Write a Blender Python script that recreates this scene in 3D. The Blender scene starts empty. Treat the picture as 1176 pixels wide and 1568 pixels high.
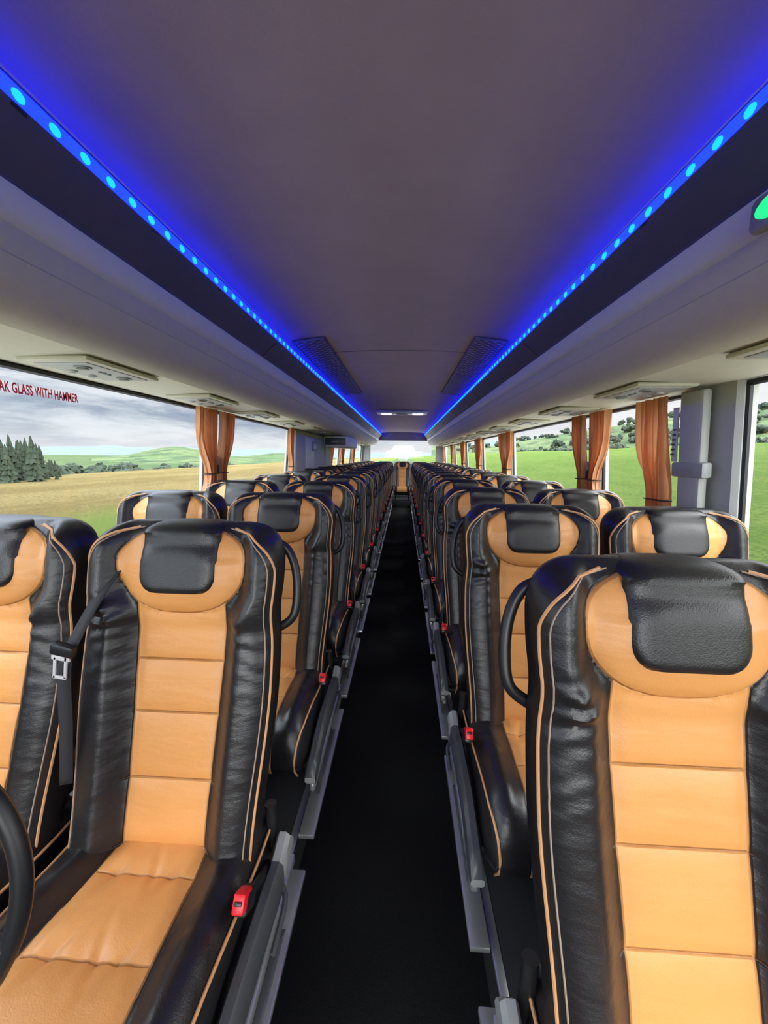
import bpy, bmesh, math, random
from mathutils import Vector, Matrix, Euler, noise
random.seed(4)
XC=-0.036
Y_FRONT=-2.2; Y_REAR=11.5
col=bpy.context.scene.collection

# ---------------------------------------------------------------- materials
def new_mat(name):
    m=bpy.data.materials.new(name); m.use_nodes=True
    nt=m.node_tree; b=nt.nodes['Principled BSDF']
    return m,nt,b
def N(nt,t,**k):
    n=nt.nodes.new(t)
    for a,v in k.items(): setattr(n,a,v)
    return n
def L(nt,a,b): nt.links.new(a,b)
def math_(nt,op,a,b=None,clamp=False):
    n=N(nt,'ShaderNodeMath',operation=op,use_clamp=clamp)
    for i,v in enumerate((a,b)):
        if v is None: continue
        if isinstance(v,(int,float)): n.inputs[i].default_value=v
        else: L(nt,v,n.inputs[i])
    return n.outputs[0]
def mixc(nt,f,a,b,bt='MIX'):
    n=N(nt,'ShaderNodeMix',data_type='RGBA',blend_type=bt)
    for s,v in ((n.inputs['Factor'],f),(n.inputs[6],a),(n.inputs[7],b)):
        if isinstance(v,(int,float)): s.default_value=v
        elif isinstance(v,tuple): s.default_value=(*v,1) if len(v)==3 else v
        else: L(nt,v,s)
    return n.outputs[2]
def noise_tex(nt,scale,detail=3,coord='Object',stretch=None,rough=.5):
    tc=N(nt,'ShaderNodeTexCoord'); n=N(nt,'ShaderNodeTexNoise')
    n.inputs['Scale'].default_value=scale; n.inputs['Detail'].default_value=detail
    n.inputs['Roughness'].default_value=rough
    if stretch:
        mp=N(nt,'ShaderNodeMapping'); mp.inputs['Scale'].default_value=stretch
        L(nt,tc.outputs[coord],mp.inputs[0]); L(nt,mp.outputs[0],n.inputs[0])
    else: L(nt,tc.outputs[coord],n.inputs[0])
    return n.outputs['Fac']
def N_ramp(nt,f,a,b):
    r=N(nt,'ShaderNodeMapRange',interpolation_type='SMOOTHSTEP'); r.inputs['From Min'].default_value=a; r.inputs['From Max'].default_value=b
    L(nt,f,r.inputs[0]); return r.outputs[0]
def simple(name,c,rough=.5,metal=0,var=.12,nscale=30,bump=.0,bscale=300,spec=.5,coat=0):
    m,nt,b=new_mat(name)
    f=noise_tex(nt,nscale)
    c2=tuple(max(0,x*(1-var)) for x in c); c1=tuple(min(1,x*(1+var)) for x in c)
    L(nt,mixc(nt,f,c2,c1),b.inputs['Base Color'])
    b.inputs['Roughness'].default_value=rough; b.inputs['Metallic'].default_value=metal
    b.inputs['Specular IOR Level'].default_value=spec
    b.inputs['Coat Weight'].default_value=coat
    if bump:
        bp=N(nt,'ShaderNodeBump'); bp.inputs['Strength'].default_value=bump; bp.inputs['Distance'].default_value=.001
        L(nt,noise_tex(nt,bscale,2),bp.inputs['Height']); L(nt,bp.outputs[0],b.inputs['Normal'])
    return m
def emis(name,c,s,base=(0,0,0)):
    m,nt,b=new_mat(name)
    b.inputs['Base Color'].default_value=(*base,1)
    b.inputs['Emission Color'].default_value=(*c,1); b.inputs['Emission Strength'].default_value=s
    return m

def leather():
    m,nt,b=new_mat('seat_leather')
    def at(n):
        a=N(nt,'ShaderNodeAttribute',attribute_name=n); return a.outputs['Fac']
    sd,ed,hs=at('sd'),at('ed'),at('hs')
    mask=N(nt,'ShaderNodeMapRange'); mask.inputs['From Min'].default_value=-.0004; mask.inputs['From Max'].default_value=.0004
    L(nt,sd,mask.inputs[0])
    var=noise_tex(nt,9,3)
    oc=mixc(nt,var,(.81,.372,.112),(.73,.322,.090))
    bc=mixc(nt,var,(.011,.010,.0105),(.018,.017,.0175))
    c=mixc(nt,mask.outputs[0],bc,oc)
    a1=math_(nt,'ABSOLUTE',sd); a2=math_(nt,'ABSOLUTE',ed)
    mn=math_(nt,'MINIMUM',a1,math_(nt,'MINIMUM',a2,hs))
    g=N(nt,'ShaderNodeMapRange',interpolation_type='SMOOTHSTEP'); g.inputs['From Min'].default_value=0; g.inputs['From Max'].default_value=.0035
    L(nt,mn,g.inputs[0])
    g2=N(nt,'ShaderNodeMapRange'); g2.inputs['From Min'].default_value=0.0003; g2.inputs['From Max'].default_value=.0018
    L(nt,mn,g2.inputs[0])
    c=mixc(nt,g2.outputs[0],mixc(nt,.5,c,(.14,.055,.02)),c)
    L(nt,c,b.inputs['Base Color'])
    rr=N(nt,'ShaderNodeMapRange'); L(nt,mask.outputs[0],rr.inputs[0]); rr.inputs['To Min'].default_value=.34; rr.inputs['To Max'].default_value=.42
    L(nt,rr.outputs[0],b.inputs['Roughness'])
    b.inputs['Specular IOR Level'].default_value=.55
    b1=N(nt,'ShaderNodeBump'); b1.inputs['Strength'].default_value=.9; b1.inputs['Distance'].default_value=.003
    L(nt,g.outputs[0],b1.inputs['Height'])
    b2=N(nt,'ShaderNodeBump'); b2.inputs['Strength'].default_value=.30; b2.inputs['Distance'].default_value=.0012
    L(nt,noise_tex(nt,380,2),b2.inputs['Height']); L(nt,b1.outputs[0],b2.inputs['Normal'])
    b3=N(nt,'ShaderNodeBump'); b3.inputs['Strength'].default_value=.5; b3.inputs['Distance'].default_value=.006
    L(nt,noise_tex(nt,14,2,stretch=(.7,1,2.2)),b3.inputs['Height']); L(nt,b2.outputs[0],b3.inputs['Normal'])
    L(nt,b3.outputs[0],b.inputs['Normal'])
    return m
M={}
M['leather']=leather()
M['black_leather']=simple('black_leather',(.015,.014,.0145),.34,bump=.5,bscale=420,nscale=12,spec=.55)
M['black_plastic']=simple('black_plastic',(.013,.013,.014),.38)
M['orange_pipe']=simple('orange_piping',(.72,.36,.15),.5)
M['pale_pipe']=simple('pale_piping',(.38,.28,.20),.5)
M['dgrey']=simple('dark_grey_plastic',(.060,.064,.068),.40)
M['lgrey']=simple('light_grey_plastic',(.30,.31,.30),.42)
M['metal']=simple('brushed_aluminium',(.74,.75,.72),.30,metal=.8)
M['red']=simple('red_buckle',(.80,.012,.02),.35)
M['belt']=simple('belt_webbing',(.02,.02,.022),.75,bump=.6,bscale=600)
M['carpet']=simple('black_carpet',(.013,.013,.013),.95,var=.9,nscale=300,bump=1,bscale=350,spec=.15)
M['plinth']=simple('dark_plinth_carpet',(.016,.016,.018),.9,var=.4,nscale=300)
M['ceil']=simple('ceiling_fabric',(.255,.200,.208),.9,var=.10,nscale=7,bump=.3,bscale=500,spec=.2)
M['bluelit_grey']=simple('rack_bluelit_grey_panel',(.070,.076,.135),.6,var=.05)  # grey panel; the blue LED light on it is put into its colour
M['rackgrey']=simple('rack_grey_trim',(.66,.69,.64),.5,var=.04)
M['rackcream']=simple('rack_cream_panel',(.58,.56,.41),.6,var=.06,bump=.2,bscale=500)
M['wall']=simple('wall_grey_trim',(.42,.43,.39),.55,var=.05)
M['wallfab']=simple('wall_fabric',(.10,.10,.11),.85)
M['rubber']=simple('window_rubber',(.012,.012,.014),.5)
M['curtain']=simple('curtain_fabric',(.66,.30,.125),.34,var=.22,nscale=12)
M['curtain_tie']=simple('curtain_tie',(.05,.02,.01),.7)
M['led']=emis('led_lamp',(.0025,.12,1.0),6.5)
M['led_glow']=emis('led_channel',(.0012,.0050,1.0),17,(.02,.03,.2))
M['lamp']=emis('roof_lamp',(1,.97,.95),.9,(.8,.8,.8))
M['green']=emis('exit_green',(.02,.9,.25),1.3)
M['white']=simple('white_plastic',(.62,.62,.60),.4)
M['textred']=simple('red_lettering',(.75,.015,.06),.6)
def curtain_translucent():
    m=M['curtain']; nt=m.node_tree; b=nt.nodes['Principled BSDF']; o=nt.nodes['Material Output']
    t=N(nt,'ShaderNodeBsdfTranslucent'); t.inputs[0].default_value=(.75,.36,.15,1)
    mx=N(nt,'ShaderNodeMixShader'); mx.inputs[0].default_value=.22
    L(nt,b.outputs[0],mx.inputs[1]); L(nt,t.outputs[0],mx.inputs[2]); L(nt,mx.outputs[0],o.inputs[0])
curtain_translucent()
def vent_mat():
    m,nt,b=new_mat('perforated_grille')
    tc=N(nt,'ShaderNodeTexCoord'); sp=N(nt,'ShaderNodeSeparateXYZ'); L(nt,tc.outputs['Object'],sp.inputs[0])
    k=62
    a=math_(nt,'SINE',math_(nt,'MULTIPLY',math_(nt,'ADD',sp.outputs[0],sp.outputs[1]),k))
    c=math_(nt,'SINE',math_(nt,'MULTIPLY',math_(nt,'SUBTRACT',sp.outputs[0],sp.outputs[1]),k))
    s=math_(nt,'GREATER_THAN',math_(nt,'MULTIPLY',math_(nt,'ABSOLUTE',a),math_(nt,'ABSOLUTE',c)),.10)
    L(nt,mixc(nt,s,(.30,.27,.30),(.006,.006,.010)),b.inputs['Base Color'])
    b.inputs['Roughness'].default_value=.6
    return m
M['vent']=vent_mat()
def glass_mat():
    m,nt,b=new_mat('window_glass'); nt.nodes.remove(b)
    o=nt.nodes['Material Output']
    t=N(nt,'ShaderNodeBsdfTransparent'); t.inputs[0].default_value=(.97,.98,.975,1)
    g=N(nt,'ShaderNodeBsdfGlossy'); g.inputs['Roughness'].default_value=.02
    n=noise_tex(nt,2)
    mx=N(nt,'ShaderNodeMixShader'); L(nt,math_(nt,'MULTIPLY',n,.06),mx.inputs[0])
    L(nt,t.outputs[0],mx.inputs[1]); L(nt,g.outputs[0],mx.inputs[2]); L(nt,mx.outputs[0],o.inputs[0])
    return m
M['glass']=glass_mat()
def grass_mat(name,ca,cb,cc,edge=None,sc=.25,fine=5):
    m,nt,b=new_mat(name)
    n1=noise_tex(nt,sc,6,stretch=(1,.45,1),rough=.65); n2=noise_tex(nt,fine,8,rough=.8)
    c=mixc(nt,N_ramp(nt,n1,.40,.58),ca,cb)
    c=mixc(nt,N_ramp(nt,n2,.42,.62),c,cc)
    if edge:
        tc=N(nt,'ShaderNodeTexCoord'); sp=N(nt,'ShaderNodeSeparateXYZ'); L(nt,tc.outputs['Object'],sp.inputs[0])
        d=math_(nt,'ADD',sp.outputs[0],math_(nt,'MULTIPLY',math_(nt,'ADD',n1,n2),4))
        c=mixc(nt,N_ramp(nt,d,edge[0],edge[1]),c,edge[2])
    L(nt,c,b.inputs['Base Color']); b.inputs['Roughness'].default_value=.9; b.inputs['Specular IOR Level'].default_value=.1
    bp=N(nt,'ShaderNodeBump'); bp.inputs['Distance'].default_value=.3; bp.inputs['Strength'].default_value=1
    L(nt,n2,bp.inputs['Height']); L(nt,bp.outputs[0],b.inputs['Normal'])
    return m

# ---------------------------------------------------------------- mesh builder
class MB:
    def __init__(s): s.v=[];s.f=[];s.m=[];s.sd=[];s.ed=[];s.hs=[];s.mats=[]
    def mi(s,k):
        if k not in s.mats: s.mats.append(k)
        return s.mats.index(k)
    def vt(s,p,sd=-1,ed=1,hs=1):
        s.v.append(tuple(p)); s.sd.append(sd); s.ed.append(ed); s.hs.append(hs); return len(s.v)-1
    def face(s,idx,mat): s.f.append(idx); s.m.append(s.mi(mat))
    def grid(s,rows,mat,closeU=False,capA=False,capB=False):
        ids=[]
        for r in rows:
            ids.append([s.vt(*q) if isinstance(q[0],(tuple,list,Vector)) else s.vt(q) for q in r])
        n=len(ids[0])
        for i in range(len(ids)-1):
            for j in range(n if closeU else n-1):
                k=(j+1)%n
                mm=mat(i,j) if callable(mat) else mat
                s.face([ids[i][j],ids[i][k],ids[i+1][k],ids[i+1][j]],mm)
        mm=mat(0,0) if callable(mat) else mat
        if capA: s.face(ids[0][:],mm)
        if capB: s.face(ids[-1][::-1],mm)
    def bm(s,b,mat,mx=None):
        base=len(s.v)
        b.verts.ensure_lookup_table()
        for v in b.verts:
            p=v.co if mx is None else mx@v.co
            s.vt(p)
        for f in b.faces: s.face([base+v.index for v in f.verts],mat)
        b.free()
    def box(s,c,sz,mat,bev=.004,rot=None,seg=2):
        b=bmesh.new(); bmesh.ops.create_cube(b,size=1)
        for v in b.verts: v.co=Vector((v.co.x*sz[0],v.co.y*sz[1],v.co.z*sz[2]))
        if bev>0: bmesh.ops.bevel(b,geom=b.edges[:],offset=min(bev,min(sz)*.45),segments=seg,affect='EDGES',profile=.5)
        b.verts.index_update()
        mx=Matrix.Translation(c)
        if rot: mx=mx@Euler(rot).to_matrix().to_4x4()
        s.bm(b,mat,mx)
    def cyl(s,c,r,h,mat,axis='Z',n=24,r2=None):
        b=bmesh.new(); bmesh.ops.create_cone(b,cap_ends=True,segments=n,radius1=r,radius2=r if r2 is None else r2,depth=h)
        b.verts.index_update()
        mx=Matrix.Translation(c)
        if axis=='X': mx=mx@Matrix.Rotation(math.pi/2,4,'Y')
        if axis=='Y': mx=mx@Matrix.Rotation(math.pi/2,4,'X')
        s.bm(b,mat,mx)
    def tube(s,path,r,mat,n=8,closed=False,ry=None):
        P=[Vector(p) for p in path]; rows=[]
        m=len(P); up=None
        for i,p in enumerate(P):
            if closed: t=(P[(i+1)%m]-P[i-1])
            else: t=P[min(i+1,m-1)]-P[max(i-1,0)]
            t.normalize()
            if up is None:
                up=Vector((0,1,0)) if abs(t.y)<.8 else Vector((1,0,0))
            a=t.cross(up); a.normalize(); bb=a.cross(t); up=bb
            rr=r(i/(m-1)) if callable(r) else r
            rows.append([p+a*math.cos(2*math.pi*k/n)*rr+bb*math.sin(2*math.pi*k/n)*(rr if ry is None else ry) for k in range(n)])
        if closed: rows.append(rows[0])
        s.grid(rows,mat,closeU=True,capA=not closed,capB=not closed)
    def build(s,name,sharp=40,recalc=True):
        me=bpy.data.meshes.new(name); me.from_pydata(s.v,[],s.f)
        for k in s.mats: me.materials.append(M[k])
        me.polygons.foreach_set('material_index',s.m)
        for an,arr in (('sd',s.sd),('ed',s.ed),('hs',s.hs)):
            me.attributes.new(an,'FLOAT','POINT').data.foreach_set('value',arr)
        if recalc:
            b=bmesh.new(); b.from_mesh(me); bmesh.ops.remove_doubles(b,verts=b.verts,dist=1e-6)
            bmesh.ops.recalc_face_normals(b,faces=b.faces); b.to_mesh(me); b.free()
        me.polygons.foreach_set('use_smooth',[True]*len(me.polygons))
        me.set_sharp_from_angle(angle=math.radians(sharp))
        me.update()
        return me
    def obj(s,name,loc=(0,0,0),parent=None,**k):
        o=bpy.data.objects.new(name,s.build(name,**k)); o.location=loc; col.objects.link(o)
        if parent: o.parent=parent
        return o
def ss(a,b,x):
    t=max(0,min(1,(x-a)/(b-a))); return t*t*(3-2*t)
def lerp(a,b,t): return a+(b-a)*t
def bez(pts,n=8):
    P=[Vector(p) for p in pts]; P=[P[0]*2-P[1]]+P+[P[-1]*2-P[-2]]; out=[]
    for i in range(1,len(P)-2):
        for k in range(n):
            t=k/n
            out.append(.5*((2*P[i])+(-P[i-1]+P[i+1])*t+(2*P[i-1]-5*P[i]+4*P[i+1]-P[i+2])*t*t+(-P[i-1]+3*P[i]-3*P[i+1]+P[i+2])*t**3))
    out.append(P[-2]); return out

# ---------------------------------------------------------------- coach seat
ZT=1.053; ZJ=.350; SEAMS=[.354,.484,.621,.736]
def yc(z): return (z-ZJ)*.262+.010*math.sin((z-ZJ)/.70*math.pi)
def wb(z):
    w=lerp(.210,.230,ss(.36,.70,z))
    w-= .006*math.exp(-((z-.85)/.05)**2)
    r=.088
    if z>ZT-r: w=w-r+math.sqrt(max(0,r*r-(z-(ZT-r))**2))
    return w
def ell(x,z):
    c=.972; a=.153; b=.125 if z<c else .078
    e=2.35 if z<c else 2.0
    k=((abs(x)/a)**e+(abs(z-c)/b)**e)**(1/e)
    return (1-k)*b if k>.2 else .1
def hpw(z): return lerp(.093,.106,ss(.38,.84,z))
def panel(x,z): return hpw(z)-abs(x)-max(0,z-.89)*3
def Dfront(x,z):
    ax=abs(x)
    q0=ss(.80,.875,z)
    base=lerp(.022,.040,q0)
    A=lerp(.054,.052,q0)
    st=lerp(hpw(z)-.002,.135,ss(.83,.91,z))
    s=ss(st-.004,st+.055,ax)
    D=base+A*s
    e=ell(x,z)
    if e>0: D+=.028*math.sqrt(min(1,e/.05))*(1-.35*ss(.97,1.05,z))
    if z<.852 and ax<.115:
        L_=[.31]+SEAMS+[.848]
        for a,b in zip(L_[:-1],L_[1:]):
            if a<=z<=b:
                q=(z-a)/(b-a); D+=.007*(1-abs(2*q-1)**4)*(1-ss(.078,.108,ax)*.8)
    w=math.exp(-((z-.835)/.050)**2)+.25*math.exp(-((z-.70)/.05)**2)
    n1=noise.noise(Vector((x*14,z*9,3.1)))
    ph=n1*6
    D+=.0056*w*s*math.sin(z*175+ax*34+ph)*(1-ss(.205,.232,ax))*(.55+n1*1.3)
    return D
def T_(z):
    h=.05
    return math.sqrt(max(0,1-((z-(ZT-h))/h)**2)) if z>ZT-h else 1
def Sf(x,z):
    w=wb(z); q=min(1,abs(x)/w)
    E=(1-q**7)**(1/2.6) if q<1 else 0
    return yc(z)-Dfront(x,z)*E*(.25+.75*T_(z) if z<ZT-.0001 else 0)
def build_seat(sgn):
    mb=MB()
    zs=[.29+i*(ZT-.05-.29)/100 for i in range(101)]
    for s_ in SEAMS: zs+= [s_-.003,s_,s_+.003]
    zs+= [ZT-.05+.05*math.sin(k/12*math.pi/2) for k in range(1,13)]
    zs=sorted(set(round(z,5) for z in zs))
    NX=76
    us=[math.sin(math.pi/2*lerp(-1,1,j/NX)) *.35+.65*lerp(-1,1,j/NX) for j in range(NX+1)]
    rows=[]
    for z in zs:
        w=wb(z); r=[]; T=T_(z)
        for u in us:
            x=u*w
            e=ell(x,z); p=panel(x,z); sd=max(e,p)
            hs=min(abs(z-s_) for s_ in SEAMS) if abs(x)<.109 else 1
            ed=e if abs(x)<.112 and z<.94 else 1
            r.append(((x,Sf(x,z),z),sd,ed,hs))
        for u in us[-2:0:-3]:
            q=abs(u); E=(1-q**6)**(1/2.5)
            r.append(((u*w,yc(z)+.050*E*(T if z>ZT-.05 else 1),z),-1,1,1))
        rows.append(r)
    mb.grid(rows,'leather',closeU=True,capA=True)
    zb=.896; zp=ZT-.026; path=[]
    for k in range(22):
        z=lerp(zb,zp,(k/21)); path.append(('f',z,z-zb))
    for k in range(1,12):
        path.append(('t',k/12*math.pi,1))
    for k in range(6): path.append(('b',lerp(zp,zp-.05,k/5),1))
    rows=[]
    NP=26; zc_=ZT-.046
    for kind,v,dz in path:
        hw=.092; r=.046
        if dz<r: hw=hw-r+math.sqrt(max(0,r*r-(r-dz)**2))
        eb=1 if dz>.02 else math.sqrt(max(0,1-((.02-dz)/.02)**2))
        row=[]
        for j in range(NP+1):
            t=lerp(-1,1,j/NP); u=math.sin(t*math.pi/2)*.4+.6*t
            x=u*hw
            off=(.019*(1-abs(u)**6)**.5-.008)*eb-.006*(1-eb)
            if kind=='f': p=(x,Sf(x*.8,min(v,zc_))-off+ (yc(v)-yc(min(v,zc_))),v)
            elif kind=='b': p=(x,yc(v)+.050+off,v)
            else:
                yf=Sf(0,zc_)+(yc(zp)-yc(zc_)); ybk=yc(zp)+.05
                cy=(yf+ybk)/2; ry=(ybk-yf)/2+off; rz=.020+off*.9
                sv=abs(math.sin(v))**.8; cv=math.copysign(abs(math.cos(v))**.8,math.cos(v))
                p=(x,cy-cv*ry,zp+sv*rz*(1-.12*u*u))
            row.append(p)
        rows.append(row)
    mb.grid(rows,'black_leather')
    for sx in (-1,1):
        for dx,mat,rr in ((.0,'orange_pipe',.0030),(-.011,'pale_pipe',.0016)):
            pts=[]
            for k in range(80):
                t=k/79; z=lerp(.33,ZT-.012,t)
                zt=ZT-.11
                x=min(wb(z)-.007,.223) if z<zt else .223
                if z>zt:
                    q=(z-zt)/(ZT-.012-zt); x=.118+.105*math.sqrt(max(0,1-q*q)); x=min(x,wb(z)-.006)
                pts.append((sx*(x+dx),Sf(x+dx,z)-.0012,z))
            mb.tube(pts,rr,mat,n=6)
    side=sgn
    if side:
        s=side
        pts=bez([(s*.195,yc(.99)+.02,1.005),(s*.230,yc(.97)+.022,.985),(s*.252,yc(.93)+.02,.94),(s*.260,yc(.87)+.018,.88),(s*.252,yc(.82)+.015,.825),(s*.208,yc(.79)+.02,.79)],7)
        mb.tube(pts,.0105,'black_plastic',n=12)
    mb.box((0,yc(.62)+.060,.62),(.33,.02,.24),'black_plastic',.012,rot=(-.26,0,0))
    base=len(mb.v)
    rows=[]
    ys=[.07-i*.40/50 for i in range(51)]+[-.33-.10*math.sin(k/12*math.pi/2) for k in range(1,13)]
    CS=[-.085,-.235]
    for s_ in CS: ys+= [s_-.003,s_,s_+.003]
    ys=sorted(set(round(y,5) for y in ys),reverse=True)
    for y in ys:
        T=math.sqrt(max(0,1-((-.33-y)/.10)**2)) if y<-.33 else 1
        w=lerp(.220,.232,ss(0,1,(0.05-y)/.4))
        if y<-.36: w-=.02*((-.36-y)/.07)**2
        r=[]
        hp=lerp(.096,.130,max(0,min(1,(.05-y)/.48)))
        for u in us:
            x=u*w; ax=abs(x); q=abs(u)
            E=(1-q**7)**(1/2.6)
            H=.412+.035*ss(0,1,(-y)/.34)
            H+=.034*ss(hp-.004,hp+.055,ax)
            if ax<hp:
                L_=[.07]+CS+[-.40]
                for a,b in zip(L_[:-1],L_[1:]):
                    if b<=y<=a:
                        qq=(y-a)/(b-a); H+=.010*(1-abs(2*qq-1)**3)*(1-ss(hp-.03,hp,ax)*.7)
                for c0 in CS:
                    for cx,tl in ((-.062,.35),(.058,.45),(.018,-.3)):
                        H-=.0060*math.exp(-((y-c0-.01)/.05)**2-((x-cx-(y-c0)*tl)/.008)**2)
                    H+=.0016*math.exp(-((y-c0)/.035)**2)*math.sin(x*110+noise.noise(Vector((x*12,y*12,1)))*5)
            H+=.0015*math.sin(y*110+ax*40+noise.noise(Vector((x*12,y*12,1)))*4)*ss(hp,hp+.04,ax)*math.exp(-((y+.1)/.12)**2)
            zc=.34
            hs=min(abs(y-c0) for c0 in CS) if ax<hp else 1
            r.append(((x,y,zc+(H-zc)*E*T),hp-ax,1,hs))
        for u in us[-2:0:-3]:
            E=(1-abs(u)**6)**(1/2.5)
            r.append(((u*w,y,.34-.075*E*T),hp-abs(u*w) if y<-.41 else -1,1,1))
        rows.append(r)
    mb.grid(rows,'leather',closeU=True,capA=True)
    for sx in (-1,1):
        pts=[(sx*.218,y,.405+.035*ss(0,1,(-y)/.34)) for y in [.04-.02*k for k in range(20)]]
        pts+=[(sx*.217,-.36,.436),(sx*.212,-.39,.425),(sx*.206,-.415,.40),(sx*.202,-.43,.36),(sx*.202,-.425,.32),(sx*.204,-.40,.285)]
        mb.tube(pts,.0032,'orange_pipe',n=6)
    mb.box((0,-.12,.245),(.40,.34,.035),'black_plastic',.01)
    for yy in (-.28,.03): mb.tube([(-.22,yy,.225),(.22,yy,.225)],.015,'black_plastic',n=10)
    mb.box((0,.045,.40),(.38,.05,.16),'black_plastic',.015)
    for sx in (-1,1):
        mb.tube(bez([(sx*.218,.06,.30),(sx*.220,.05,.38),(sx*.216,.055,.46)],6),.014,'black_plastic',n=10)
    if side:
        s=side
        rows=[]
        prof=[(.237,.0),(.237,.052),(.243,.062),(.259,.062),(.268,.052),(.270,.012),(.266,-.012),(.243,-.014)]
        for k in range(28):
            t=k/27; y=lerp(.055,-.44,t)
            zb=.322+.012*math.sin(t*math.pi)-.035*ss(.6,1,t)+.024*ss(.16,0,t)
            sc=1 if 0.05<t<.93 else max(.25,math.sqrt(max(0,1-((.05-t)/.05)**2)) if t<.05 else math.sqrt(max(0,1-((t-.93)/.07)**2)))
            rows.append([(s*x,y,zb+.02+(dz-.02)*sc) for x,dz in prof])
        mb.grid(rows,lambda i,j:'lgrey' if i<4 else 'dgrey',closeU=True,capA=True,capB=True)
        mb.box((s*.255,-.17,.276),(.018,.50,.026),'metal',.004,rot=(.03,0,0))
        mb.box((s*.247,-.17,.240),(.012,.44,.036),'lgrey',.003)
        for q in range(5): mb.box((s*.254,-.34+q*.085,.240),(.006,.045,.014),'black_plastic',.002)
        mb.tube(bez([(s*.265,-.02,.33),(s*.280,-.05,.325),(s*.280,-.13,.315)],5),.006,'dgrey',n=8)
        rows=[]
        for z,ya,yb in ((.245,-.30,.06),(.20,-.24,.02),(.12,-.18,-.02),(.03,-.24,.05),(.0,-.30,.10)):
            rows.append([(s*.228,ya,z),(s*.240,ya,z),(s*.240,yb,z),(s*.228,yb,z)])
        mb.grid(rows,'dgrey',closeU=True,capA=True,capB=True)
        mb.box((s*.230,-.10,.012),(.05,.62,.016),'metal',.003)
        mb.tube(bez([(s*.225,.0,.36),(s*.233,-.06,.40),(s*.233,-.115,.430)],5),.008,'black_plastic',n=8)
        mb.box((s*.233,-.135,.446),(.026,.050,.036),'black_plastic',.006,rot=(-.6,0,0))
        mb.box((s*.233,-.148,.462),(.023,.042,.032),'red',.005,rot=(-.6,0,0))
        mb.box((s*.233,-.165,.476),(.014,.006,.006),'black_plastic',.001,rot=(-.6,0,0))
    else:
        for sx in (-1,1):
            mb.box((sx*.18,-.11,.12),(.03,.10,.25),'black_plastic',.006)
    for i in range(base,len(mb.v)):
        x,y,z=mb.v[i]; mb.v[i]=(x,y,z-.064*ss(.02,.22,z))
    return mb.build('coach_seat_mesh')
SEAT={s:build_seat(s) for s in (1,-1,0)}
PLZ=.18
def put_seat(kind,x,y,rz=0):
    o=bpy.data.objects.new('coach_seat',SEAT[kind]); o.location=(x,y,PLZ); col.objects.link(o); return o
HA=.484; HW=.962
for k in range(13):
    yl=.736+.722*k
    put_seat(1,XC-HA+.004,yl); put_seat(0,XC-HW,yl)
    yr=.482+.722*k
    put_seat(-1,XC+HA-.004,yr); put_seat(0,XC+HW,yr)
for x in (-.97,-.485,0,.485,.97): put_seat(0,XC+x,10.75)

# ---------------------------------------------------------------- floor / plinths
mb=MB(); mb.box((XC,(Y_FRONT+Y_REAR)/2,-.05),(2.56,Y_REAR-Y_FRONT,.10),'carpet',0); mb.obj('floor')
for nm,s in (('left',-1),('right',1)):
    mb=MB()
    mb.box((XC+s*(.29+1.25)/2,(Y_FRONT+Y_REAR)/2+.9,PLZ/2),(1.25-.29,Y_REAR-Y_FRONT-1.8,PLZ),'plinth',.004)
    mb.box((XC+s*.292,(Y_FRONT+Y_REAR)/2+.9,PLZ-.004),(.022,Y_REAR-Y_FRONT-1.8,.014),'metal',.003)
    mb.obj('trim_plinth_'+nm)
mb=MB(); mb.box((XC,10.9,.09),(.58,1.1,.18),'plinth',.004); mb.obj('trim_rear_step')

# ---------------------------------------------------------------- ceiling + racks
XR=-.043
mb=MB()
rows=[]
prof=[(-.66,2.03),(-.63,2.042),(-.5,2.060),(-.25,2.072),(0,2.075),(.25,2.072),(.5,2.060),(.63,2.042),(.66,2.03)]
for y in (Y_FRONT,Y_REAR):
    rows.append([(XR+x,y,z) for x,z in prof])
mb.grid(rows,'ceil')
for yj in (2.62,5.2,7.8,10.2):
    mb.grid([[(XR+x,y,z-.0012) for x,z in prof[1:-1]] for y in (yj,yj+.010)],'rubber')
mb.box((XC,(Y_FRONT+Y_REAR)/2,2.16),(2.56,Y_REAR-Y_FRONT,.05),'wall',0)
mb.obj('ceiling',recalc=False)
RP=[(.640,2.03,'bluelit_grey'),(.640,2.018,'bluelit_grey'),(.640,1.982,'bluelit_grey'),(.618,1.975,'bluelit_grey'),(.622,1.966,'bluelit_grey'),(.66,1.935,'bluelit_grey'),(.700,1.900,'bluelit_grey'),
    (.7005,1.893,'rackgrey'),(.706,1.870,'rackgrey'),(.713,1.850,'rackgrey'),(.722,1.838,'rackgrey'),
    (.730,1.834,'rackcream'),(.728,1.826,'rackcream'),(.735,1.80,'rackcream'),(.742,1.785,'rackcream'),(.738,1.780,'rackcream'),(.752,1.745,'rackcream'),(.775,1.712,'rackcream'),(.800,1.690,'rackcream'),(.825,1.677,'rackcream'),
    (.842,1.672,'rackgrey'),(.842,1.680,'rackgrey'),(.86,1.682,'rackcream'),(1.0,1.678,'rackcream'),(1.12,1.672,'rackcream'),(1.20,1.672,'rackcream'),(1.22,1.70,'rackcream'),(1.22,2.12,'rackcream'),(.66,2.12,'rackcream')]
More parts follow.
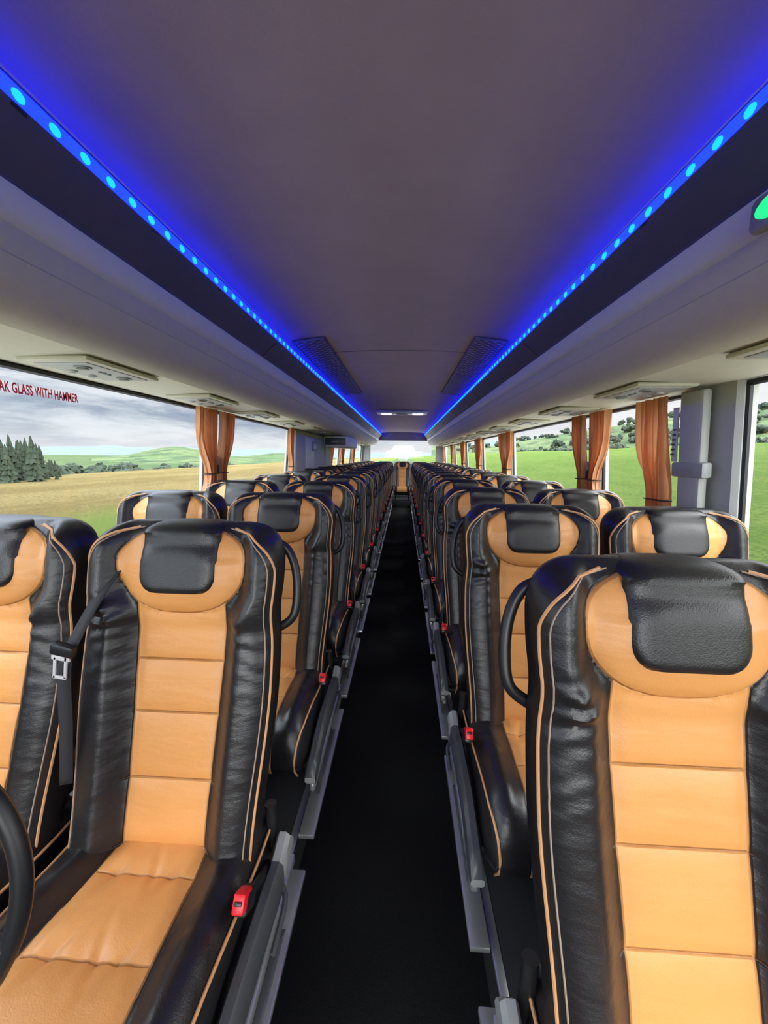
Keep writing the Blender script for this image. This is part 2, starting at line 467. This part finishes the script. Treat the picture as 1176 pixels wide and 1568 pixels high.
for nm,s in (('left',-1),('right',1)):
    mb=MB()
    rows=[[(XR+s*x,y,z) for x,z,_ in RP] for y in (Y_FRONT+.02,Y_REAR-.02)]
    mb.grid(rows,lambda i,j:RP[min(j,len(RP)-1)][2],closeU=True,capA=True,capB=True)
    for k in range(8):
        y=.6+k*1.45
        mb.box((XR+s*.662,y,1.933),(.10,.004,.004),'rubber',0,rot=(0,s*.70,0))
    mb.obj('luggage_rack',sharp=35)
    mb=MB()
    mb.box((XR+s*.634,(Y_FRONT+Y_REAR)/2,1.998),(.010,Y_REAR-Y_FRONT-.06,.034),'led_glow',0)
    b0=.650-.07*38
    k=0
    while b0+.07*k<Y_REAR-.1:
        y=b0+.07*k; k+=1
        if y<Y_FRONT+.1: continue
        b=bmesh.new(); bmesh.ops.create_uvsphere(b,u_segments=10,v_segments=6,radius=1)
        for v in b.verts: v.co=Vector((v.co.x*.005,v.co.y*.0125,v.co.z*.0095))
        b.verts.index_update(); mb.bm(b,'led',Matrix.Translation((XR+s*.628,y,1.998)))
    mb.obj('led_light_strip')
    mb=MB()
    for q in range(30):
        y=.35+q*.36
        mb.box((XR+s*.625,y,1.972),(.012,.03,.010),'black_plastic',.002)
    mb.obj('trim_led_clips_'+nm)
    for q in range(14):
        y=(1.30 if s<0 else .95)+q*.722
        if y>10.6: break
        if s<0 and 5.3<y<6.9: continue
        mb=MB(); x0=XR+s*1.0; z0=1.671
        mb.box((x0,y,z0),(.22,.34,.014),'rackcream',.006)
        mb.box((x0,y,z0-.007),(.17,.28,.006),'wall',.003)
        for dy in (-.09,.09):
            mb.cyl((x0-s*.03,y+dy,z0-.011),.024,.008,'lgrey'); mb.cyl((x0-s*.03,y+dy,z0-.015),.016,.004,'black_plastic')
        for dy in (-.04,0.04):
            mb.cyl((x0+s*.05,y+dy,z0-.012),.016,.008,'white')
            mb.cyl((x0+s*.05,y+dy,z0-.0165),.010,.002,'lgrey')
        for dy in (-.02,0,.02): mb.cyl((x0-s*.03,y+dy,z0-.012),.006,.006,'lgrey',n=12)
        mb.obj('overhead_service_unit')
for s in (-1,1):
    mb=MB()
    mb.grid([[(-.085,-.96,-.003),(.085,-.96,-.003)],[(-.085,.96,-.003),(.085,.96,-.003)]],'vent')
    for a,b,sz in ((-.09,0,(.008,1.94,.010)),(.09,0,(.008,1.94,.010)),(0,-.965,(.18,.008,.010)),(0,.965,(.18,.008,.010)),(0,0,(.17,.010,.010))):
        mb.box((a,b,-.001),sz,'bluelit_grey',.001)
    o=mb.obj('ceiling_vent_grille',recalc=False); o.location=(XR+s*.52,3.26,2.046); o.rotation_euler=(0,s*.13,0)
mb=MB()
mb.box((0,0,0),(.78,.42,.03),'lgrey',.012)
mb.box((0,0,-.012),(.70,.34,.02),'white',.01)
for x in (-.24,.24): mb.box((x,0,-.022),(.16,.22,.012),'lamp',.004)
b=bmesh.new(); bmesh.ops.create_uvsphere(b,u_segments=24,v_segments=10,radius=1)
for v in b.verts: v.co=Vector((v.co.x*.10,v.co.y*.11,v.co.z*.02))
b.verts.index_update(); mb.bm(b,'lgrey',Matrix.Translation((0,0,-.022)))
mb.obj('roof_light_console',loc=(XR,6.1,2.055))

# ---------------------------------------------------------------- side walls with windows
def hx(z): return lerp(1.262,1.205,(z-.95)/(1.68-.95))
WZ0,WZ1=.93,1.672
layout={-1:[(-1.45,.25),(.35,2.40),(2.52,4.16),(6.2,7.45),(7.6,9.1),(9.25,11.3)],
         1:[(-1.45,1.42),(1.72,2.38),(2.52,4.30),(4.44,5.9),(6.04,7.45),(7.6,9.1),(9.25,11.3)]}
wn=0
for nm,s in (('left',-1),('right',1)):
    mb=MB()
    mb.box((XC+s*1.275,(Y_FRONT+Y_REAR)/2,WZ0/2),(.04,Y_REAR-Y_FRONT,WZ0),'wallfab',0)
    mb.box((XC+s*1.255,(Y_FRONT+Y_REAR)/2,WZ0-.01),(.06,Y_REAR-Y_FRONT,.05),'wall',.012)
    mb.box((XC+s*1.245,(Y_FRONT+Y_REAR)/2,1.92),(.03,Y_REAR-Y_FRONT,.48),'wall',0)
    ws=layout[s]; edges=[Y_FRONT]+[e for w in ws for e in w]+[Y_REAR]
    for a,b in zip(edges[0::2],edges[1::2]):
        rows=[]
        for z in (WZ0,1.1,1.3,1.5,WZ1+.02):
            h=hx(z); rows.append([(XC+s*(h+.03),a,z),(XC+s*(h-.015),a,z),(XC+s*(h-.03),a+.015,z),(XC+s*(h-.03),b-.015,z),(XC+s*(h-.015),b,z),(XC+s*(h+.03),b,z)])
        mb.grid(rows,'wall',closeU=True,capA=True,capB=True)
    mb.obj('wall_'+nm)
    for a,b in ws:
        wn+=1
        g=MB(); x0,x1=XC+s*hx(WZ0),XC+s*hx(WZ1)
        g.grid([[(x0,a,WZ0),(x0,b,WZ0)],[(x1,a,WZ1),(x1,b,WZ1)]],'glass')
        path=[(x0,a,WZ0+.02),(x0,b,WZ0+.02),(x1,b,WZ1-.01),(x1,a,WZ1-.01)]
        for p,q in zip(path,path[1:]+path[:1]):
            g.tube([p,q],.011,'rubber',n=6)
        g.obj('window_%d'%wn,recalc=False)
def pillar_detail(s,y):
    mb=MB(); x=XC+s*(hx(1.35)-.045)
    mb.box((x,y,1.33),(.022,.05,.10),'lgrey',.006); mb.box((x-s*.012,y,1.30),(.012,.02,.05),'black_plastic',.003)
    mb.obj('coat_hook')
for y in (2.46,): pillar_detail(-1,y); pillar_detail(1,y)
for y in (4.37,5.97,7.52,9.17): pillar_detail(1,y)
mb=MB()
mb.box((XC+1.165,1.57,1.30),(.035,.12,.72),'wall',.012,rot=(0,-.07,0))
mb.box((XC+1.155,1.57,1.36),(.04,.17,.06),'lgrey',.01,rot=(0,-.07,0))
mb.box((XC+1.155,1.68,1.50),(.006,.03,.22),'white',.002,rot=(0,-.07,0))
for q in range(9): mb.box((XC+1.151,1.68,1.42+q*.02),(.003,.018,.007),'dgrey',0,rot=(0,-.07,0))
mb.obj('trim_pillar_cover')
def curtain(s,ya,yb,ytie,seed=0,ztop=1.665,ztie=1.27,zbot=.99,pinch=.38):
    mb=MB(); rows=[]; nY=72; nZ=34
    for i in range(nZ+1):
        z=lerp(ztop,zbot,i/nZ)
        t=math.exp(-((z-ztie)/.15)**2) if z>ztie else math.exp(-((z-ztie)/.22)**2)
        wf=lerp(1,pinch,t); r=[]
        for j in range(nY+1):
            u=j/nY; y=lerp(ya,yb,u); y=ytie+(y-ytie)*wf
            amp=.014+.006*t
            ph=seed+ .8*noise.noise(Vector((u*3,z*2,seed)))
            x=hx(z)-.060+amp*math.sin((u*7+ph)*2*math.pi)+.006*math.sin(u*31+seed)
            y+=.004*math.cos((u*7+ph)*4*math.pi)
            r.append((XC+s*x,y,z))
        rows.append(r)
    mb.grid(rows,'curtain')
    tie=[]
    yA=ytie+(ya-ytie)*pinch; yB=ytie+(yb-ytie)*pinch; xm=hx(ztie)-.06
    for k in range(24):
        a=2*math.pi*k/24
        tie.append((XC+s*(xm+.028*math.cos(a)),(yA+yB)/2+(abs(yB-yA)/2+.01)*math.sin(a),ztie))
    mb.tube(tie,.004,'curtain_tie',n=6,closed=True,ry=.014)
    o=mb.obj('window_curtain',recalc=False)
for s in (-1,1):
    curtain(s,2.21,2.41,2.42,1+s); curtain(s,2.50,2.67,2.49,2.3+s)
curtain(1,1.74,1.95,1.72,.7,ztie=1.22,pinch=.55)
for y in (4.37,5.97,7.52,9.17):
    curtain(1,y-.24,y-.04,y-.02,y); curtain(1,y+.04,y+.26,y+.02,y+.5)
for y in (6.3,7.52,9.17):
    curtain(-1,y-.24 if y!=6.3 else 6.22,y-.04 if y!=6.3 else 6.32,y-.02 if y!=6.3 else 6.22,y); curtain(-1,y+.04,y+.26,y+.02,y+.5)
curtain(-1,3.98,4.14,4.15,3.3); curtain(1,11.05,11.3,11.3,2)

mb=MB()
mb.box((XC-1.155,5.18,1.30),(.05,2.00,.72),'wall',.02)
mb.box((XC-1.125,4.75,1.40),(.02,.40,.40),'white',.01)
mb.box((XC-1.120,4.95,1.50),(.03,.28,.12),'lgrey',.01)
mb.box((XC-1.110,4.95,1.50),(.02,.16,.06),'white',.006)
mb.tube(bez([(XC-1.13,5.5,1.1),(XC-1.09,5.5,1.15),(XC-1.09,5.5,1.5),(XC-1.13,5.5,1.55)],6),.012,'lgrey',n=10)
mb.obj('door_1')
mb=MB()
mb.box((XC-.95,6.1,1.585),(.36,1.1,.165),'rackgrey',.03)
mb.box((XC-.95,5.545,1.585),(.30,.01,.10),'dgrey',.004)
mb.box((XC-.95,5.54,1.585),(.10,.012,.02),'lgrey',.003)
mb.obj('overhead_equipment_box')

mb=MB()
for s in (-1,1): mb.box((XC+s*1.13,Y_REAR+.03,1.05),(.34,.06,2.2),'wall',.01)
mb.box((XC,Y_REAR+.03,.55),(2.5,.06,1.1),'wall',.01); mb.box((XC,Y_REAR+.03,1.99),(2.5,.06,.32),'ceil',.01)
mb.obj('wall_rear')
wn+=1; g=MB(); g.grid([[(XC-.96,Y_REAR+.03,1.1),(XC+.96,Y_REAR+.03,1.1)],[(XC-.96,Y_REAR+.03,1.83),(XC+.96,Y_REAR+.03,1.83)]],'glass'); g.obj('window_%d'%wn,recalc=False)
mb=MB(); mb.box((XC,Y_FRONT-.03,.30),(2.6,.06,.60),'dgrey',.01)
for s in (-1,1): mb.box((XC+s*1.25,Y_FRONT-.03,1.1),(.08,.08,2.1),'dgrey',.01)
mb.obj('wall_front')
wn+=1; g=MB(); g.grid([[(XC-1.2,Y_FRONT-.03,.6),(XC+1.2,Y_FRONT-.03,.6)],[(XC-1.2,Y_FRONT-.03,2.13),(XC+1.2,Y_FRONT-.03,2.13)]],'glass'); g.obj('window_%d'%wn,recalc=False)

cu=bpy.data.curves.new('glass_warning_lettering','FONT'); cu.body='BREAK GLASS WITH HAMMER'; cu.size=.043; cu.extrude=.0002
cu.align_x='RIGHT'; cu.offset=.0009; cu.space_character=1.03
to=bpy.data.objects.new('glass_warning_lettering',cu); cu.materials.append(M['textred']); col.objects.link(to)
zt=1.580; to.location=(XC-hx(zt)+.012,1.44,zt)
to.rotation_euler=(math.radians(90),0,math.radians(90)); to.scale=(.56,1.05,1)

mb=MB()
mb.box((0,0,0),(.03,.15,.065),'lgrey',.014)
b=bmesh.new(); bmesh.ops.create_uvsphere(b,u_segments=20,v_segments=10,radius=1)
for v in b.verts: v.co=Vector((v.co.x*.014,v.co.y*.060,v.co.z*.024))
b.verts.index_update(); mb.bm(b,'green',Matrix.Translation((-.012,0,0)))
mb.obj('exit_button',loc=(XR+.70,.765,1.852))

def belt(x,y):
    mb=MB()
    P=bez([(x+.03,y+.13,1.16),(x+.012,y+.05,1.08),(x-.004,y-.01,1.0),(x-.018,y-.03,.94),(x-.03,y-.03,.80),(x-.045,y-.03,.66)],8)
    rows=[[(p.x-.018,p.y,p.z-.006),(p.x+.018,p.y-.004,p.z+.006)] for p in P]
    mb.grid(rows,'belt')
    mb.box((x-.012,y-.036,.985),(.050,.018,.026),'black_plastic',.005,rot=(0,.25,0))
    for dx in (-.012,.012): mb.box((x-.018+dx,y-.042,.948),(.006,.004,.050),'white',.001,rot=(0,.15,0))
    mb.box((x-.022,y-.042,.926),(.030,.004,.007),'white',.001,rot=(0,.15,0)); mb.box((x-.014,y-.042,.969),(.040,.004,.010),'white',.001,rot=(0,.15,0))
    o=mb.obj('seat_belt',recalc=False); sm=o.modifiers.new('s','SOLIDIFY'); sm.thickness=.0015
belt(XC-.660,.760)

mb=MB()
R=.205
mb.tube([(R*math.cos(2*math.pi*k/64),0,R*math.sin(2*math.pi*k/64)) for k in range(64)],.0125,'black_plastic',n=14,closed=True)
mb.cyl((0,-.025,0),.06,.035,'black_plastic','Y',32); mb.cyl((0,-.006,0),.03,.01,'metal','Y',24)
for a in (200,340,90,270):
    r=math.radians(a); mb.tube([(.05*math.cos(r),-.02,.05*math.sin(r)),(.12*math.cos(r),-.012,.12*math.sin(r)),(.20*math.cos(r),0,.20*math.sin(r))],.013,'dgrey',n=10)
mb.tube([(0,-.03,0),(0,-.25,-.10),(0,-.42,-.30)],.03,'black_plastic',n=14)
o=mb.obj('steering_wheel',loc=(-.689,.360,.830)); o.rotation_euler=(math.radians(-12),0,math.radians(12))

# ---------------------------------------------------------------- outside
M['gold']=grass_mat('golden_grass',(.19,.135,.045),(.27,.205,.080),(.10,.085,.026),edge=(-14,-7,(.11,.155,.026)),sc=.12)
M['green_field']=grass_mat('green_meadow',(.085,.145,.016),(.118,.172,.027),(.050,.095,.011),sc=.3)
M['valley']=grass_mat('valley_pasture',(.05,.085,.03),(.08,.11,.04),(.03,.05,.02),sc=.02,fine=.2)
M['hill']=grass_mat('hill_pasture',(.065,.105,.040),(.105,.135,.055),(.03,.052,.026),sc=.012,fine=.04)
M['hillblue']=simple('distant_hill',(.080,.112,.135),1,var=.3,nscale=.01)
M['tree']=simple('tree_foliage',(.024,.038,.021),.9,var=.6,nscale=1.5)
M['bark']=simple('bark',(.03,.02,.015),.9)
M['bounce']=simple('pale_bounce_ground',(.45,.44,.42),.9,nscale=8)  # pale tone for the added ground that reflects skylight upwards
GZ=-1.1
def terr(name,xs,ys,h,mat):
    mb=MB(); mb.grid([[(x,y,h(x,y)) for x in xs] for y in ys],mat); return mb.obj(name,recalc=False,sharp=180)
def span(a,b,n,p=1.0): return [a+(b-a)*(i/n)**p for i in range(n+1)]
nz=lambda x,y,s,a:a*noise.noise(Vector((x*s,y*s,.3)))
terr('bounce_ground',[-5.2,5.2],[-30,60],lambda x,y:GZ+.02,'bounce')  # unseen strip beside the coach, added to bounce light onto racks and ceiling
terr('golden_grass_field',span(-5.0,-62,50,1.6),span(-40,400,120),lambda x,y:GZ-.03*(-x-2.2)+nz(x,y,.25,.12)*min(1,(-x)/6),'gold')
terr('green_meadow',span(5.0,85,60,1.6),span(-40,500,120),lambda x,y:GZ+.005+.079*(x-4)+nz(x,y,.2,.12)*min(1,x/6)+nz(x,y,.02,1.2)*min(1,x/40),'green_field')
terr('valley_pasture',span(-1500,1500,30),span(-500,2500,30),lambda x,y:-9 ,'valley')
def ridge(name,a0,a1,dist,depth,hf,mat,base=-9,n=160,m=14):
    mb=MB(); rows=[]
    for i in range(m+1):
        t=i/m; d=dist+depth*t; r=[]
        for j in range(n+1):
            a=math.radians(lerp(a0,a1,j/n))
            z=base+(hf(math.degrees(a))-base)*ss(0,1,t)
            if 0<t<1: z+=nz(d*math.sin(a),d*math.cos(a),.01,3)*math.sin(t*math.pi)
            r.append((d*math.sin(a),d*math.cos(a),z))
        rows.append(r)
    mb.grid(rows,mat); mb.obj(name,recalc=False,sharp=180)
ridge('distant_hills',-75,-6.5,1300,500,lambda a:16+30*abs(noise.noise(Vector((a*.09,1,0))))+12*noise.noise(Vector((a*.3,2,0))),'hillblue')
ridge('pasture_hill',-40,-8,420,260,lambda a:-9+19*math.exp(-((a+31)/5)**2)+12*math.exp(-((a+17)/6)**2),'hill')
HR=lambda a:20+42*ss(8,42,a)+9*noise.noise(Vector((a*.12,4,0)))
ridge('pasture_hill',4,75,300,350,HR,'hill')
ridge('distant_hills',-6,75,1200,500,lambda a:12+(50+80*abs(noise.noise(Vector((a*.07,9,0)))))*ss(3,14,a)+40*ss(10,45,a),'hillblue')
mb=MB()
def conifer(x,y,z,h):
    mb.tube([(x,y,z),(x,y,z+h*.9)],.12,'bark',n=6)
    L_=12
    for k in range(L_):
        t=k/L_; zz=z+h*(.08+.90*t); r=h*.20*(1-t)**.85+.12; hh=h*.15
        n=16; ring=[]; ring2=[]
        for q in range(n):
            a=2*math.pi*q/n+k; rr=r*(1 if q%2 else .55)*random.uniform(.7,1.25)
            ring.append((x+rr*math.cos(a),y+rr*math.sin(a),zz-random.uniform(0,.35)*r)); ring2.append((x+.05*math.cos(a),y+.05*math.sin(a),zz+hh))
        mb.grid([ring,ring2],'tree',closeU=True)
for k in range(170):
    a=random.uniform(-60,-43.0); d=random.uniform(62,95)
    conifer(d*math.sin(math.radians(a)),d*math.cos(math.radians(a)),-5.8,random.uniform(5.6,8.8)*lerp(1,.62,ss(-45.5,-43,a)))
mb.obj('conifer_grove',recalc=False)
def belt_trees(name,pts):
    mb=MB()
    for x,y,z,r in pts:
        for q in range(7):
            b=bmesh.new(); bmesh.ops.create_icosphere(b,subdivisions=2,radius=r*random.uniform(.3,.55))
            ox,oy,oz=[random.uniform(-.7,.7)*r for _ in range(3)]
            for v in b.verts: v.co+=v.co.normalized()*noise.noise(v.co*(2.2/r)+Vector((x,y,q)))*r*.45
            b.verts.index_update(); mb.bm(b,'tree',Matrix.Translation((x+ox,y+oy,z+oz*.6+r*.6)))
    mb.obj(name,recalc=False)
pts=[]
for k in range(75):
    a=random.uniform(8,62); d=random.uniform(340,640); t=(d-300)/350
    for q in range(4):
        aa=math.radians(a+random.uniform(-2.4,2.4)); dd=d+random.uniform(-4,4)
        hgt=-9+(HR(math.degrees(aa))+9)*ss(0,1,t); pts.append((dd*math.sin(aa),dd*math.cos(aa),hgt,random.uniform(2.5,5.5)))
for k in range(60):
    y=random.uniform(25,300); pts.append((84+random.uniform(0,5),y,4.6,random.uniform(.7,2.0)))
belt_trees('tree_belt',pts)
pts=[]
for k in range(120):
    a=math.radians(random.uniform(-46,-10)); d=random.uniform(160,300); pts.append((d*math.sin(a),d*math.cos(a),-9.5,random.uniform(1.5,3.6)))
belt_trees('tree_belt',pts)

# ---------------------------------------------------------------- sky + sun
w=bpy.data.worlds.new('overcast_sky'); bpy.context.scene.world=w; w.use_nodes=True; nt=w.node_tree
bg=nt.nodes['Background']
tc=N(nt,'ShaderNodeTexCoord'); mp=N(nt,'ShaderNodeMapping'); mp.inputs['Scale'].default_value=(1.6,1.6,10)
L(nt,tc.outputs['Generated'],mp.inputs[0])
n=N(nt,'ShaderNodeTexNoise'); n.inputs['Scale'].default_value=2.0; n.inputs['Detail'].default_value=8; n.inputs['Roughness'].default_value=.6
n.inputs['Distortion'].default_value=.4
L(nt,mp.outputs[0],n.inputs[0])
sp=N(nt,'ShaderNodeSeparateXYZ'); L(nt,tc.outputs['Generated'],sp.inputs[0])
c=mixc(nt,N_ramp(nt,n.outputs['Fac'],.38,.62),(.34,.42,.55),(.84,.89,.96))
hz=N_ramp(nt,sp.outputs[2],.08,.0)
c=mixc(nt,math_(nt,'MULTIPLY',hz,.60),c,(1,1,1))
rt=N_ramp(nt,sp.outputs[0],-.1,.35)
c=mixc(nt,math_(nt,'MULTIPLY',rt,.75),c,(1.0,1.0,1.0))
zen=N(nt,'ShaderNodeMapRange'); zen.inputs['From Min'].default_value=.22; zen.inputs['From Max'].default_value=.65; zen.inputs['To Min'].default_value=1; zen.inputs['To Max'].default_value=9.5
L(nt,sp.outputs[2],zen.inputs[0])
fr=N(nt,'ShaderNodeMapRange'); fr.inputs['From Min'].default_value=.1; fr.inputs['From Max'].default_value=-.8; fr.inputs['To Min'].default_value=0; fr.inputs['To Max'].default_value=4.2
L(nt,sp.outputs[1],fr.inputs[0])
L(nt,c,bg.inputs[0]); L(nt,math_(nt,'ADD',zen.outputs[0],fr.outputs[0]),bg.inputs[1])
sl=bpy.data.lights.new('sun','SUN'); sl.energy=1.5; sl.angle=math.radians(35); sl.color=(1,.97,.92)
so=bpy.data.objects.new('sun',sl); col.objects.link(so); so.rotation_euler=Vector((.08,.96,-.24)).to_track_quat('-Z','Y').to_euler()

# ---------------------------------------------------------------- camera
cd=bpy.data.cameras.new('camera'); cam=bpy.data.objects.new('camera',cd); col.objects.link(cam)
cd.sensor_fit='VERTICAL'; cd.sensor_height=36; cd.lens=769/2048*36; cd.clip_start=.01; cd.clip_end=5000
cam.location=(0,0,1.4)
cam.rotation_euler=(Matrix.Rotation(math.radians(2.83),3,'Z')@Matrix.Rotation(math.radians(90-8.4),3,'X')@Matrix.Rotation(math.radians(.8),3,'Z')).to_euler()
bpy.context.scene.camera=cam
vs=bpy.context.scene.view_settings; vs.view_transform='Standard'; vs.exposure=0.0
